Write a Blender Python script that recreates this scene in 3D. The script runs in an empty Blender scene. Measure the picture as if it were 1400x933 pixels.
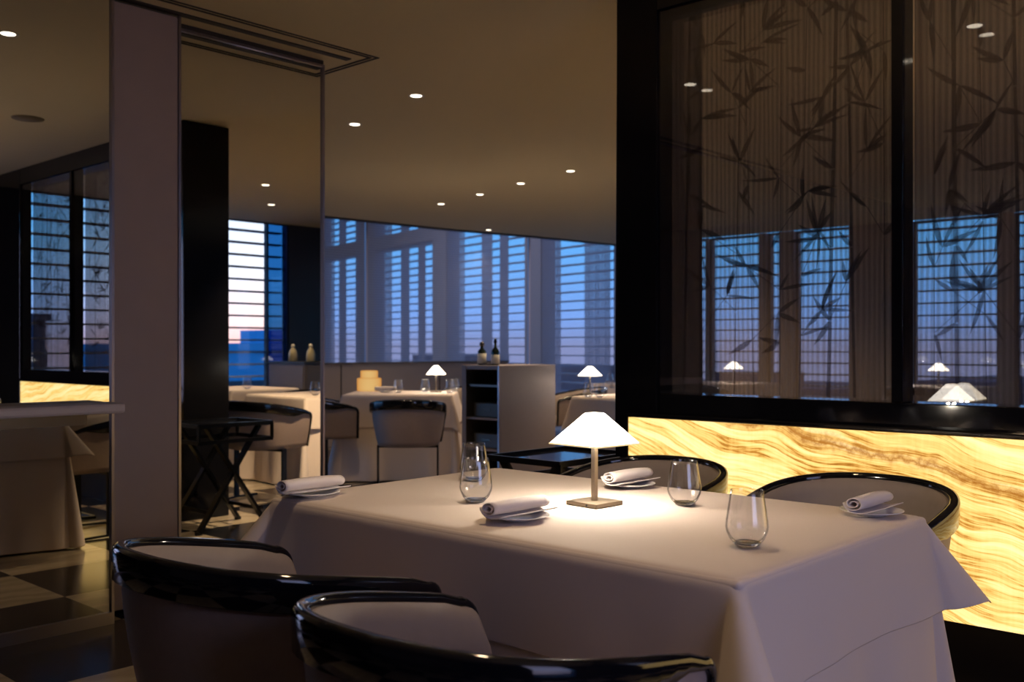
import bpy, math, random
from mathutils import Vector, Matrix
C = bpy.context.scene
COL = C.collection
R = math.radians
PI = math.pi

# ------------------------------------------------------------------ camera
F, CX, HZ, CAMZ = 1352.0, 700.0, 474.0, 1.18
ca, sa = 0.738, 0.674
_n = math.hypot(ca, sa); ca /= _n; sa /= _n
CEIL = 2.71
def ray(px):                      # horizontal ray through an image column, depth 1
    r = (px - CX) / F
    return (ca * r - sa, sa * r + ca)
def at_z(px, py, z):              # point at height z on the sight line
    t = F * (CAMZ - z) / (py - HZ)
    d = ray(px)
    return Vector((d[0] * t, d[1] * t, z))
def camxy(cx, cz):                # camera-frame metres to world
    return (ca * cx - sa * cz, sa * cx + ca * cz)
cam = bpy.data.cameras.new('camera'); camo = bpy.data.objects.new('camera', cam); COL.objects.link(camo)
camo.location = (0, 0, CAMZ)
camo.rotation_euler = (R(90), 0, math.atan2(sa, ca))
cam.sensor_width = 36; cam.lens = 36 * F / 1400
cam.shift_y = (HZ - 466.5) / 1400
cam.clip_start = 0.05; cam.clip_end = 600
cam.dof.use_dof = True; cam.dof.focus_distance = 2.75; cam.dof.aperture_fstop = 4.5
C.camera = camo

# ------------------------------------------------------------------ material helpers
def new_mat(name):
    m = bpy.data.materials.new(name); m.use_nodes = True
    nt = m.node_tree; nt.nodes.clear()
    out = nt.nodes.new('ShaderNodeOutputMaterial')
    return m, nt, out
def N(nt, t, **kw):
    n = nt.nodes.new(t)
    for k, v in kw.items():
        if k in n.inputs: n.inputs[k].default_value = v
        else: setattr(n, k, v)
    return n
def col(c): return (c[0], c[1], c[2], 1)
def pbr(name, color, rough=.5, metal=0, spec=.5, noise=0, nscale=20, bump=0, bscale=200, coat=0, sheen=0, color2=None):
    m, nt, out = new_mat(name)
    p = N(nt, 'ShaderNodeBsdfPrincipled', Roughness=rough, Metallic=metal)
    p.inputs['Specular IOR Level'].default_value = spec
    p.inputs['Coat Weight'].default_value = coat
    p.inputs['Sheen Weight'].default_value = sheen
    p.inputs['Base Color'].default_value = col(color)
    tc = N(nt, 'ShaderNodeTexCoord')
    if noise:
        t = N(nt, 'ShaderNodeTexNoise', Scale=nscale, Detail=4.0)
        nt.links.new(tc.outputs['Object'], t.inputs['Vector'])
        mx = N(nt, 'ShaderNodeMix', data_type='RGBA')
        c2 = color2 or tuple(v * (1 - noise) for v in color)
        mx.inputs[6].default_value = col(color); mx.inputs[7].default_value = col(c2)
        nt.links.new(t.outputs['Fac'], mx.inputs[0]); nt.links.new(mx.outputs[2], p.inputs['Base Color'])
    if bump:
        t = N(nt, 'ShaderNodeTexNoise', Scale=bscale, Detail=2.0)
        nt.links.new(tc.outputs['Object'], t.inputs['Vector'])
        b = N(nt, 'ShaderNodeBump', Strength=bump, Distance=.002)
        nt.links.new(t.outputs['Fac'], b.inputs['Height']); nt.links.new(b.outputs['Normal'], p.inputs['Normal'])
    nt.links.new(p.outputs[0], out.inputs[0])
    return m
def emit(name, color, strength):
    m, nt, out = new_mat(name)
    e = N(nt, 'ShaderNodeEmission', Color=col(color), Strength=strength)
    nt.links.new(e.outputs[0], out.inputs[0]); return m
def thin_glass(name, tint=(1, 1, 1), ior=1.45, add=0.0, rough=0.0, edge=None):
    m, nt, out = new_mat(name)
    tr = N(nt, 'ShaderNodeBsdfTransparent', Color=col(tint))
    gl = N(nt, 'ShaderNodeBsdfGlossy', Color=(1, 1, 1, 1), Roughness=rough)
    mx = N(nt, 'ShaderNodeMixShader')
    ge = N(nt, 'ShaderNodeNewGeometry'); dt = N(nt, 'ShaderNodeVectorMath', operation='DOT_PRODUCT')
    nt.links.new(ge.outputs['Incoming'], dt.inputs[0]); nt.links.new(ge.outputs['Normal'], dt.inputs[1])
    prev = dt.outputs['Value']
    f0 = ((ior - 1) / (ior + 1)) ** 2
    if edge:                         # dark outline put into the tint, standing in for refraction
        lw_ = N(nt, 'ShaderNodeMath', operation='ABSOLUTE'); nt.links.new(prev, lw_.inputs[0])
        rr_ = N(nt, 'ShaderNodeValToRGB'); e_ = rr_.color_ramp.elements
        e_[0].position = .02; e_[0].color = col(edge); e_[1].position = .42; e_[1].color = col(tint)
        nt.links.new(lw_.outputs[0], rr_.inputs[0]); nt.links.new(rr_.outputs[0], tr.inputs['Color'])
    for op, a, b in (('ABSOLUTE', None, None), ('SUBTRACT', 1.0, 'x'), ('POWER', 'x', 5.0), ('MULTIPLY_ADD', 'x', 1 - f0)):
        n_ = N(nt, 'ShaderNodeMath', operation=op, use_clamp=True)
        if op == 'ABSOLUTE': nt.links.new(prev, n_.inputs[0])
        elif op == 'SUBTRACT': n_.inputs[0].default_value = 1.0; nt.links.new(prev, n_.inputs[1])
        elif op == 'POWER': nt.links.new(prev, n_.inputs[0]); n_.inputs[1].default_value = 5.0
        else: nt.links.new(prev, n_.inputs[0]); n_.inputs[1].default_value = 1 - f0; n_.inputs[2].default_value = f0 + add
        prev = n_.outputs[0]
    nt.links.new(prev, mx.inputs[0])
    nt.links.new(tr.outputs[0], mx.inputs[1]); nt.links.new(gl.outputs[0], mx.inputs[2])
    nt.links.new(mx.outputs[0], out.inputs[0]); return m

M = {}
M['lacquer'] = pbr('black_lacquer', (.005, .005, .007), .07, spec=.5)
M['lacquer_soft'] = pbr('black_satin', (.006, .006, .008), .3, spec=.25)
M['leather'] = pbr('taupe_leather', (.36, .27, .235), .55, noise=.18, nscale=60, bump=.25, bscale=500)
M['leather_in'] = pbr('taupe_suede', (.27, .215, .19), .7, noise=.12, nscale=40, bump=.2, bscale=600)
M['cloth'] = pbr('tablecloth_linen', (.76, .64, .57), .85, noise=.05, nscale=300, bump=.2, bscale=900, sheen=.1)
M['napkin'] = pbr('napkin_linen', (.78, .70, .67), .85, bump=.25, bscale=900, sheen=.1)
M['plate'] = pbr('glazed_porcelain', (.78, .76, .77), .15)
M['metal'] = pbr('brushed_nickel', (.55, .46, .36), .28, metal=1)
M['metal_dark'] = pbr('dark_bronze', (.12, .10, .085), .3, metal=1)
M['panel'] = pbr('mauve_fabric_panel', (.40, .31, .285), .6, noise=.1, nscale=8, bump=.3, bscale=400)
M['sideboard'] = pbr('sideboard_lacquer', (.12, .10, .10), .3)
M['cabinet'] = pbr('cabinet_leather', (.27, .225, .225), .55, noise=.1, nscale=30, bump=.2, bscale=300)
M['shelf_board'] = pbr('pale_shelf', (.62, .52, .48), .4)
M['post'] = pbr('end_post_lacquer', (.005, .005, .007), .12, spec=.22)
M['pale_bottle'] = pbr('pale_bottle', (.42, .36, .22), .3)
M['panel2'] = pbr('grey_wall_panel', (.30, .25, .25), .28, noise=.08, nscale=3)
M['ceiling'] = pbr('ceiling_paint', (.80, .69, .44), .8)
M['plaster'] = pbr('plaster', (.42, .37, .36), .8)
M['dark_wall'] = pbr('dark_wall', (.02, .02, .025), .35)
M['steel_trim'] = pbr('steel_trim', (.35, .31, .33), .3, metal=.9)
M['groove'] = pbr('shadow_gap', (.03, .025, .02), .6)
M['slat'] = pbr('louvre_slat', (.75, .78, .80), .5)
M['frame'] = pbr('window_frame', (.05, .05, .06), .4)
M['mirror'] = pbr('mirror_silver', (.80, .81, .78), .0, metal=1)
M['glass'] = thin_glass('tumbler_glass', (.985, .985, .985), 1.5, add=.02, edge=(.22, .23, .26))
M['solid_glass'] = pbr('thick_glass', (1, 1, 1), 0)
_p = M['solid_glass'].node_tree.nodes['Principled BSDF']; _p.inputs['Transmission Weight'].default_value = 1; _p.inputs['IOR'].default_value = 1.5
M['pane'] = thin_glass('window_glass', (.95, .97, .98), 1.45)
M['pane_blue'] = thin_glass('blue_window_glass', (.10, .30, .52), 1.45)
M['screen_glass'] = thin_glass('screen_glass', (.97, .97, .97), 1.55)
M['bottle'] = pbr('bottle_glass', (.02, .03, .02), .08)
M['paper'] = pbr('paper_label', (.7, .66, .55), .7)
M['white'] = pbr('white_ceramic', (.75, .72, .68), .4)
M['downlight'] = emit('downlight_glow', (1, .86, .66), 4)
M['amber'] = None
M['building'] = pbr('city_facade', (.10, .50, .78), .8, noise=.2, nscale=1)
M['building_dark'] = pbr('city_dark', (.05, .07, .11), .8, noise=.2, nscale=1)
M['ground'] = pbr('city_ground_haze', (.12, .14, .22), .9, noise=.4, nscale=.05)
M['steel'] = pbr('ice_bucket_steel', (.6, .6, .62), .15, metal=1)
M['grille'] = pbr('speaker_grille', (.26, .215, .15), .8)
M['box'] = pbr('shelf_interior', (.07, .065, .055), .4)

# shade: lit paper/fabric
def shade_mat(c1=(1, .93, .84), c2=(1, .80, .55), st=5.5, bl=.35):
    m, nt, out = new_mat('lit_lamp_shade')
    lw = N(nt, 'ShaderNodeLayerWeight', Blend=bl)
    cr = N(nt, 'ShaderNodeMix', data_type='RGBA')
    cr.inputs[6].default_value = col(c1); cr.inputs[7].default_value = col(c2)
    nt.links.new(lw.outputs['Facing'], cr.inputs[0])
    e = N(nt, 'ShaderNodeEmission', Strength=st); nt.links.new(cr.outputs[2], e.inputs[0])
    nt.links.new(e.outputs[0], out.inputs[0]); return m
M['shade'] = shade_mat()
M['amber'] = shade_mat((1, .62, .22), (.80, .28, .04), .52, .5)
M['bulb'] = emit('bulb_glow', (1, .86, .7), 1.6)
M['rim'] = emit('lit_shade_rim', (1, .72, .36), .75)
M['lamp_base'] = pbr('brushed_champagne', (.30, .24, .17), .42, metal=1)

def floor_mat():
    m, nt, out = new_mat('checker_marble')
    tc = N(nt, 'ShaderNodeTexCoord')
    mp = N(nt, 'ShaderNodeMapping', vector_type='POINT')
    mp.inputs['Location'].default_value = (3.50 / .63 + 1, -2.02 / .63 + 20, .5)
    mp.inputs['Scale'].default_value = (1 / .63, 1 / .63, 0)
    nt.links.new(tc.outputs['Object'], mp.inputs[0])
    ck = N(nt, 'ShaderNodeTexChecker', Scale=1.0)
    nt.links.new(mp.outputs[0], ck.inputs[0])
    wv = N(nt, 'ShaderNodeTexWave', Scale=1.2, Distortion=14.0, Detail=5.0); wv.inputs['Detail Scale'].default_value = 1.5
    wm = N(nt, 'ShaderNodeMapping'); wm.inputs['Scale'].default_value = (1.6, .8, 1)
    nt.links.new(tc.outputs['Object'], wm.inputs[0]); nt.links.new(wm.outputs[0], wv.inputs[0])
    li = N(nt, 'ShaderNodeMix', data_type='RGBA'); li.inputs[6].default_value = (.47, .39, .29, 1); li.inputs[7].default_value = (.37, .30, .22, 1)
    nt.links.new(wv.outputs['Fac'], li.inputs[0])
    mx = N(nt, 'ShaderNodeMix', data_type='RGBA'); mx.inputs[7].default_value = (.012, .010, .010, 1)
    nt.links.new(li.outputs[2], mx.inputs[6]); nt.links.new(ck.outputs['Fac'], mx.inputs[0])
    p = N(nt, 'ShaderNodeBsdfPrincipled', Roughness=.16)
    p.inputs['Specular IOR Level'].default_value = .5
    nt.links.new(mx.outputs[2], p.inputs['Base Color']); nt.links.new(p.outputs[0], out.inputs[0]); return m
M['floor'] = floor_mat()

def onyx_mat():
    m, nt, out = new_mat('backlit_onyx')
    L = nt.links.new
    tc = N(nt, 'ShaderNodeTexCoord')
    def noise(vec, scale, detail, rough=.55):
        t = N(nt, 'ShaderNodeTexNoise', Scale=scale, Detail=detail, Roughness=rough); L(vec, t.inputs['Vector']); return t.outputs['Fac']
    def math_(op, a, b=None, clamp=False):
        n = N(nt, 'ShaderNodeMath', operation=op, use_clamp=clamp)
        for i, v in enumerate((a, b)):
            if v is None: continue
            if isinstance(v, (int, float)): n.inputs[i].default_value = v
            else: L(v, n.inputs[i])
        return n.outputs[0]
    mp = N(nt, 'ShaderNodeMapping'); mp.inputs['Scale'].default_value = (1, 1, 1); L(tc.outputs['Object'], mp.inputs[0])
    vec = mp.outputs[0]
    sx = N(nt, 'ShaderNodeSeparateXYZ'); L(vec, sx.inputs[0])
    st = N(nt, 'ShaderNodeMapping'); st.inputs['Scale'].default_value = (1.1, 1, 1.6); L(vec, st.inputs[0])
    big = noise(st.outputs[0], 1.1, 2)
    med = noise(st.outputs[0], 2.6, 3)
    # height field for layered bands: z + tilt*x + warps
    h = math_('ADD', sx.outputs['Z'], math_('MULTIPLY', sx.outputs['X'], .19))
    h = math_('ADD', h, math_('MULTIPLY', big, .30))
    h = math_('ADD', h, math_('MULTIPLY', med, .04))
    cb = N(nt, 'ShaderNodeCombineXYZ'); L(math_('MULTIPLY', h, 1.0), cb.inputs[2]); L(math_('MULTIPLY', sx.outputs['X'], .045), cb.inputs[0])
    bands = noise(cb.outputs[0], 24, 4, .6)
    fine = noise(cb.outputs[0], 62, 3, .6)
    wide = noise(cb.outputs[0], 6.0, 2)
    fs = N(nt, 'ShaderNodeMapping'); fs.inputs['Scale'].default_value = (70, 1, 6); L(vec, fs.inputs[0])
    fibre = noise(fs.outputs[0], 1.0, 3)
    line1 = math_('SUBTRACT', 1.0, math_('MULTIPLY', math_('ABSOLUTE', math_('SUBTRACT', bands, .47)), 13), True)
    line2 = math_('SUBTRACT', 1.0, math_('MULTIPLY', math_('ABSOLUTE', math_('SUBTRACT', fine, .52)), 9), True)
    cloud = noise(vec, 5.0, 3)
    v = math_('ADD', .20, math_('MULTIPLY', wide, .34))
    v = math_('ADD', v, math_('MULTIPLY', bands, .36))
    v = math_('SUBTRACT', v, math_('MULTIPLY', math_('MULTIPLY', line1, line1), .20))
    v = math_('SUBTRACT', v, math_('MULTIPLY', math_('MULTIPLY', line2, cloud), .20))
    v = math_('ADD', v, math_('MULTIPLY', math_('SUBTRACT', fibre, .5), .09))
    cr = N(nt, 'ShaderNodeValToRGB'); e = cr.color_ramp.elements
    e[0].position = .12; e[0].color = (.16, .045, .004, 1)
    e[1].position = .60; e[1].color = (1.0, .76, .37, 1)
    for p_, c_ in ((.24, (.46, .20, .03, 1)), (.32, (.74, .43, .11, 1)), (.43, (.95, .60, .19, 1))):
        x = cr.color_ramp.elements.new(p_); x.color = c_
    L(v, cr.inputs[0])
    # one strong rusty vein
    vn = math_('ABSOLUTE', math_('SUBTRACT', math_('ADD', h, math_('MULTIPLY', noise(vec, 26, 4, .7), .07)), 1.20))
    vm = math_('SUBTRACT', 1.0, math_('MULTIPLY', vn, 26), True)
    vm = math_('MULTIPLY', math_('MULTIPLY', vm, vm), .85)
    mx = N(nt, 'ShaderNodeMix', data_type='RGBA'); mx.inputs[7].default_value = (.30, .10, .012, 1)
    L(vm, mx.inputs[0]); L(cr.outputs[0], mx.inputs[6])
    em = N(nt, 'ShaderNodeEmission', Strength=1.1); L(mx.outputs[2], em.inputs[0])
    gl = N(nt, 'ShaderNodeBsdfGlossy', Roughness=.12)
    ms = N(nt, 'ShaderNodeMixShader'); ms.inputs[0].default_value = .04
    L(em.outputs[0], ms.inputs[1]); L(gl.outputs[0], ms.inputs[2]); L(ms.outputs[0], out.inputs[0])
    return m
M['onyx'] = onyx_mat()

def mesh_fabric(name, color, open_, stripe_axis, period, amp, distortion, tcol=(1, 1, 1), trans=.5):
    """woven see-through mesh: some threads, some gaps, with the ripple of two layers"""
    m, nt, out = new_mat(name); L = nt.links.new
    tc = N(nt, 'ShaderNodeTexCoord')
    w = N(nt, 'ShaderNodeTexWave', Scale=1.0, Distortion=distortion, Detail=1.0, bands_direction=stripe_axis)
    w.inputs['Detail Scale'].default_value = .6
    mp = N(nt, 'ShaderNodeMapping'); s = .314 / period
    mp.inputs['Scale'].default_value = (s, s, s * .12) if stripe_axis == 'X' else (s * .1, s * .1, s)
    L(tc.outputs['Object'], mp.inputs[0]); L(mp.outputs[0], w.inputs[0])
    mr = N(nt, 'ShaderNodeMapRange'); mr.inputs[3].default_value = open_ - amp; mr.inputs[4].default_value = open_ + amp
    L(w.outputs['Fac'], mr.inputs[0])
    d = N(nt, 'ShaderNodeBsdfDiffuse', Color=col(color)); tl = N(nt, 'ShaderNodeBsdfTranslucent', Color=col(color))
    dm = N(nt, 'ShaderNodeMixShader'); dm.inputs[0].default_value = trans; L(d.outputs[0], dm.inputs[1]); L(tl.outputs[0], dm.inputs[2])
    tr = N(nt, 'ShaderNodeBsdfTransparent', Color=col(tcol))
    mx = N(nt, 'ShaderNodeMixShader'); L(mr.outputs[0], mx.inputs[0]); L(dm.outputs[0], mx.inputs[1]); L(tr.outputs[0], mx.inputs[2])
    L(mx.outputs[0], out.inputs[0]); return m
M['bamboo_mesh'] = mesh_fabric('bamboo_mesh', (.30, .23, .18), .55, 'X', .021, .075, 4.5)
M['sheer'] = mesh_fabric('sheer_mesh', (.42, .40, .46), .50, 'Z', .03, .05, .6, (.93, .96, 1))
M['blind_cloth'] = mesh_fabric('blind_cloth', (.40, .42, .50), .27, 'X', .2, .06, 1.0)
def print_mat():
    m, nt, out = new_mat('bamboo_print'); L = nt.links.new
    tr = N(nt, 'ShaderNodeBsdfTransparent', Color=(.60, .57, .56, 1)); d = N(nt, 'ShaderNodeBsdfDiffuse', Color=(.07, .055, .055, 1))
    mx = N(nt, 'ShaderNodeMixShader'); mx.inputs[0].default_value = .35
    L(tr.outputs[0], mx.inputs[1]); L(d.outputs[0], mx.inputs[2]); L(mx.outputs[0], out.inputs[0]); return m
M['print'] = print_mat()

# ------------------------------------------------------------------ mesh builder
class MB:
    def __init__(s): s.v = []; s.f = []; s.sm = []
    def add(s, vs, fs, smooth=False):
        o = len(s.v); s.v += [tuple(v) for v in vs]; s.f += [tuple(i + o for i in f) for f in fs]; s.sm += [smooth] * len(fs); return s
    def box(s, x0, x1, y0, y1, z0, z1, mat=None):
        vs = [(x, y, z) for x in (x0, x1) for y in (y0, y1) for z in (z0, z1)]
        if mat: vs = [mat @ Vector(v) for v in vs]
        return s.add(vs, [(0, 1, 3, 2), (4, 6, 7, 5), (0, 4, 5, 1), (2, 3, 7, 6), (0, 2, 6, 4), (1, 5, 7, 3)])
    def bar(s, a, b, w, h, up=(0, 0, 1)):
        a, b = Vector(a), Vector(b); t = (b - a).normalized(); u = Vector(up)
        n = t.cross(u)
        if n.length < 1e-4: n = Vector((1, 0, 0))
        n.normalize(); q = n.cross(t).normalized()
        vs = [p + n * i * w / 2 + q * j * h / 2 for p in (a, b) for i, j in ((-1, -1), (1, -1), (1, 1), (-1, 1))]
        return s.add(vs, [(0, 1, 2, 3), (7, 6, 5, 4), (0, 4, 5, 1), (1, 5, 6, 2), (2, 6, 7, 3), (3, 7, 4, 0)])
    def lathe(s, prof, n=32, c=(0, 0, 0), smooth=True):
        vs = []; fs = []
        for r, z in prof:
            for k in range(n):
                a = 2 * PI * k / n; vs.append((c[0] + r * math.cos(a), c[1] + r * math.sin(a), c[2] + z))
        for i in range(len(prof) - 1):
            for k in range(n):
                fs.append((i * n + k, i * n + (k + 1) % n, (i + 1) * n + (k + 1) % n, (i + 1) * n + k))
        if prof[0][0] > 1e-5 and prof[0] != prof[-1]: fs.append(tuple(range(n))[::-1])
        if prof[-1][0] > 1e-5 and prof[0] != prof[-1]: fs.append(tuple((len(prof) - 1) * n + k for k in range(n)))
        return s.add(vs, fs, smooth)
    def grid(s, P, smooth=True, closed=False):
        nu, nv = len(P), len(P[0]); vs = [p for row in P for p in row]; fs = []
        for i in range(nu - 1):
            for j in range(nv if closed else nv - 1):
                fs.append((i * nv + j, i * nv + (j + 1) % nv, (i + 1) * nv + (j + 1) % nv, (i + 1) * nv + j))
        return s.add(vs, fs, smooth)
    def prism(s, poly, z0, z1):
        n = len(poly); vs = [(x, y, z0) for x, y in poly] + [(x, y, z1) for x, y in poly]
        fs = [tuple(range(n))[::-1], tuple(range(n, 2 * n))] + [(i, (i + 1) % n, n + (i + 1) % n, n + i) for i in range(n)]
        return s.add(vs, fs)
    def build(s, name, mat, parent=None, bevel=0, fix=True):
        me = bpy.data.meshes.new(name); me.from_pydata(s.v, [], s.f); me.validate()
        me.polygons.foreach_set('use_smooth', s.sm[:len(me.polygons)] if len(s.sm) >= len(me.polygons) else [False] * len(me.polygons))
        if fix:
            import bmesh
            bm = bmesh.new(); bm.from_mesh(me); bmesh.ops.remove_doubles(bm, verts=bm.verts, dist=1e-5)
            bmesh.ops.recalc_face_normals(bm, faces=bm.faces); bm.to_mesh(me); bm.free()
        me.materials.append(mat)
        o = bpy.data.objects.new(name, me); COL.objects.link(o)
        if parent: o.parent = parent
        if bevel:
            b = o.modifiers.new('bevel', 'BEVEL'); b.width = bevel; b.segments = 2; b.limit_method = 'ANGLE'; b.angle_limit = R(40)
        return o
def tag(o, label=None, cat=None, group=None, kind=None):
    if label: o['label'] = label
    if cat: o['category'] = cat
    if group: o['group'] = group
    if kind: o['kind'] = kind
    return o
def empty(name, loc=(0, 0, 0), rz=0, label=None, cat=None, group=None):
    o = bpy.data.objects.new(name, None); COL.objects.link(o); o.location = loc; o.rotation_euler = (0, 0, rz)
    o.empty_display_size = .1
    return tag(o, label, cat, group)
def dup(root, loc, rz=0, label=None, group=None, scale=None):
    r = root.copy(); COL.objects.link(r); r.location = loc; r.rotation_euler = (0, 0, rz)
    if label: r['label'] = label
    if group: r['group'] = group
    elif 'group' in r: del r['group']
    if scale: r.scale = scale
    for ch in list(root.children):
        c = ch.copy(); COL.objects.link(c); c.parent = r
        for g in ch.children:
            d = g.copy(); COL.objects.link(d); d.parent = c
    return r
def struct(name, mb, mat, label=None, parent=None, bevel=0):
    o = mb.build(name, mat, parent, bevel)
    if parent is None: tag(o, label, None, None, 'structure')
    return o

# ------------------------------------------------------------------ shell of the room
YW = 3.42                 # face of the onyx divider
XM = -4.32                # right mirror pane
PART = [(-9.75, 3.2), (-9.60, 5.0), (-9.46, 7.06), (-9.3, 9.0), (-9.05, 10.3), (-8.85, 12.1)]   # curve of the sheer partition
XE = 1.80                 # east window wall
struct('floor', MB().box(-22, 3.2, -4.2, 16.5, -.12, 0), M['floor'], 'polished floor of black and veined travertine squares')
cp = [(1.95, -4.2), (1.95, 12.25)] + PART[::-1] + [(-9.75, -4.2)]
struct('ceiling', MB().prism(cp, CEIL, CEIL + .15), M['ceiling'], 'smooth warm olive ceiling with recessed lights')
struct('wall_back', MB().box(-9.9, 3.0, -4.3, -4.2, 0, CEIL), M['plaster'], 'plain plaster wall behind the viewpoint')

# ---- louvred window walls
def louvre(mb, a, b, z0, z1, step=.15, depth=.11, th=.020, side=1):
    a = Vector((a[0], a[1], 0)); b = Vector((b[0], b[1], 0)); z = z0
    while z < z1:
        mb.bar(a + Vector((0, 0, z)), b + Vector((0, 0, z)), depth, th); z += step
wn = [0]
def window(a, b, z0, z1, out, label, slats=True, tint=None, fr=.03):
    """a framed pane between two plan points; louvre slats hang outside it"""
    wn[0] += 1
    a = Vector((a[0], a[1], 0)); b = Vector((b[0], b[1], 0)); o = Vector((out[0], out[1], 0))
    mb = MB(); up = Vector((0, 0, 1)); t = (b - a).normalized()
    mb.bar(a + up * (z0 + fr / 2), b + up * (z0 + fr / 2), .06, fr); mb.bar(a + up * (z1 - fr / 2), b + up * (z1 - fr / 2), .06, fr)
    mb.bar(a + t * fr / 2 + up * z0, a + t * fr / 2 + up * z1, fr, .06, t.cross(up)); mb.bar(b - t * fr / 2 + up * z0, b - t * fr / 2 + up * z1, fr, .06, t.cross(up))
    w = mb.build('window_%d' % wn[0], M['frame']); tag(w, label, kind='structure')
    pm = MB(); pm.bar(a + up * (z0 + z1) / 2, b + up * (z0 + z1) / 2, .004, z1 - z0); pm.build('window_pane', tint or M['pane'], w)
    if slats:
        lm = MB(); louvre(lm, a + o * .16, b + o * .16, z0 + .03, z1, ); lm.build('louvre_slats', M['slat'], w)
    return w

# east wall (X = XE), seen only in the mirror panes
mb = MB()
SILL = .18
segs = [(-4.2, .3), (1.8, 3.92), (7.28, 12.25)]
for y0, y1 in segs: mb.box(XE, XE + .15, y0, y1, 0, CEIL)
mb.box(XE, XE + .15, .3, 1.8, 0, SILL); mb.box(XE, XE + .15, 3.92, 7.28, 0, SILL)
struct('wall_east', mb, M['dark_wall'], 'dark window wall seen in the mirror')
for (y0, y1, lb) in ((3.92, 5.1, 'tall window with horizontal louvres at the near end of the mirrored wall'), (5.1, 6.98, 'bright pink-lit tall window with horizontal louvres seen in the mirror'), (6.98, 7.28, 'narrow blue window strip beside the bright mirrored window'), (.3, 1.8, 'wide window to the right of the viewpoint')):
    window((XE + .05, y0), (XE + .05, y1), SILL, CEIL, (1, 0), lb, tint=M['pane_blue'] if y1 - y0 < .4 else None, fr=.014)
# north facade (Y = 12.15) behind the divider
YF = 12.15
bays = [(-8.55, -8.2), (-7.95, -7.40), (-7.37, -6.57), (-6.46, -6.27), (-6.06, -5.31), (-4.77, -4.68), (-4.52, -3.54), (-3.37, -3.22), (-3.1, -2.2), (-1.9, -.9)]
mb = MB(); x = -8.95
for x0, x1 in bays:
    mb.box(x, x0, YF, YF + .22, 0, CEIL); mb.box(x0, x1, YF, YF + .22, 0, SILL); x = x1
mb.box(x, XE, YF, YF + .22, 0, CEIL)
struct('wall_north', mb, M['plaster'], 'far wall of piers and louvred windows')
for k, (x0, x1) in enumerate(bays):
    lb = ['narrow louvred window at the left end of the far wall', 'grey louvred window left of the widest far bay', 'blue louvred window left of centre through the bamboo screen', 'thin slit window between two wide bays', 'wide blue louvred window left of the screen mullion', 'thin slit window just left of the screen mullion', 'widest blue louvred window right of the screen mullion', 'narrow window right of the widest far bay', 'louvred window hidden behind the right screens', 'louvred window at the right end of the far wall'][k]
    window((x0, YF + .1), (x1, YF + .1), SILL, CEIL, (0, 1), lb)

# ---- the sheer partition and the atrium behind it
def offset_strip(pts, z0, z1, th):
    mb = MB(); P = []
    for i, (x, y) in enumerate(pts):
        a = Vector(pts[max(i - 1, 0)]); b = Vector(pts[min(i + 1, len(pts) - 1)]); t = (b - a).normalized(); n = Vector((t.y, -t.x)) * th / 2
        P.append([(x + n.x, y + n.y, z0), (x + n.x, y + n.y, z1), (x - n.x, y - n.y, z1), (x - n.x, y - n.y, z0)])
    mb.grid(P, False, True); mb.add([P[0][k] for k in range(4)], [(0, 1, 2, 3)]); mb.add([P[-1][k] for k in range(4)], [(3, 2, 1, 0)])
    return mb
def resample(pts, n):
    L = [0]
    for a, b in zip(pts, pts[1:]): L.append(L[-1] + math.dist(a, b))
    out = []
    for k in range(n + 1):
        s = L[-1] * k / n; i = max(j for j in range(len(L) - 1) if L[j] <= s + 1e-9)
        f = (s - L[i]) / (L[i + 1] - L[i]); out.append((pts[i][0] * (1 - f) + pts[i + 1][0] * f, pts[i][1] * (1 - f) + pts[i + 1][1] * f))
    return out
PT = resample(PART, 24)
part = empty('sheer_partition', (0, 0, 0), 0, 'long curved floor-to-ceiling sheer mesh partition behind the far tables', 'partition')
LOWTOP = .99
yend = 9.9
low = [p for p in PT if p[1] <= yend]
hi_mb = MB(); P = [[(x, y, LOWTOP if y <= yend + .3 else .04), (x, y, CEIL)] for x, y in PT]
hi_mb.grid(P, True); hi_mb.build('mesh_curtain', M['sheer'], part)
offset_strip([(x + .01, y) for x, y in low], 0, LOWTOP - .02, .05).build('solid_panel', M['panel2'], part)
offset_strip([(x + .02, y) for x, y in low], LOWTOP - .02, LOWTOP, .09).build('top_rail', M['metal_dark'], part)
offset_strip([(x + .01, y) for x, y in PT], CEIL - .02, CEIL, .06).build('ceiling_track', M['metal_dark'], part)
jm = MB()
for i in range(3, len(low), 4):
    x, y = low[i]; jm.box(x + .035, x + .045, y - .004, y + .004, .02, LOWTOP - .03)
jm.build('panel_joints', M['groove'], part)
pm = MB()
for i in (8, 12, 19): x, y = PT[i]; pm.box(x + .0, x + .03, y - .012, y + .012, .02, CEIL - .02)
pm.build('upright', M['steel_trim'], part)

A0 = Vector((-9.0, 12.3)); A1 = Vector((-20.0, 14.9)); ZR = 4.7
def fac(px):                      # where the sight line of an image column meets the atrium facade
    d = Vector(ray(px)); e = A1 - A0
    # t*d = A0 + s*e
    det = d.x * -e.y + e.x * d.y
    t = (A0.x * -e.y + e.x * A0.y) / det
    return d * t
e = (A1 - A0).normalized(); nrm = Vector((-e.y, e.x));
if nrm.y < 0: nrm = -nrm
mb = MB()
def fpier(px0, px1, z0=0, z1=ZR, out=0, th=.3):
    a = fac(px0) + nrm * out; b = fac(px1) + nrm * out
    mb.bar((a.x, a.y, (z0 + z1) / 2), (b.x, b.y, (z0 + z1) / 2), th, z1 - z0)
for p0, p1 in ((400, 445), (500, 518), (600, 619), (727, 749)): fpier(p0, p1)
fpier(400, 602, 3.30, 3.58, 0, .28)
fpier(400, 845, 0, .25); fpier(400, 845, 4.5, ZR)
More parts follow.
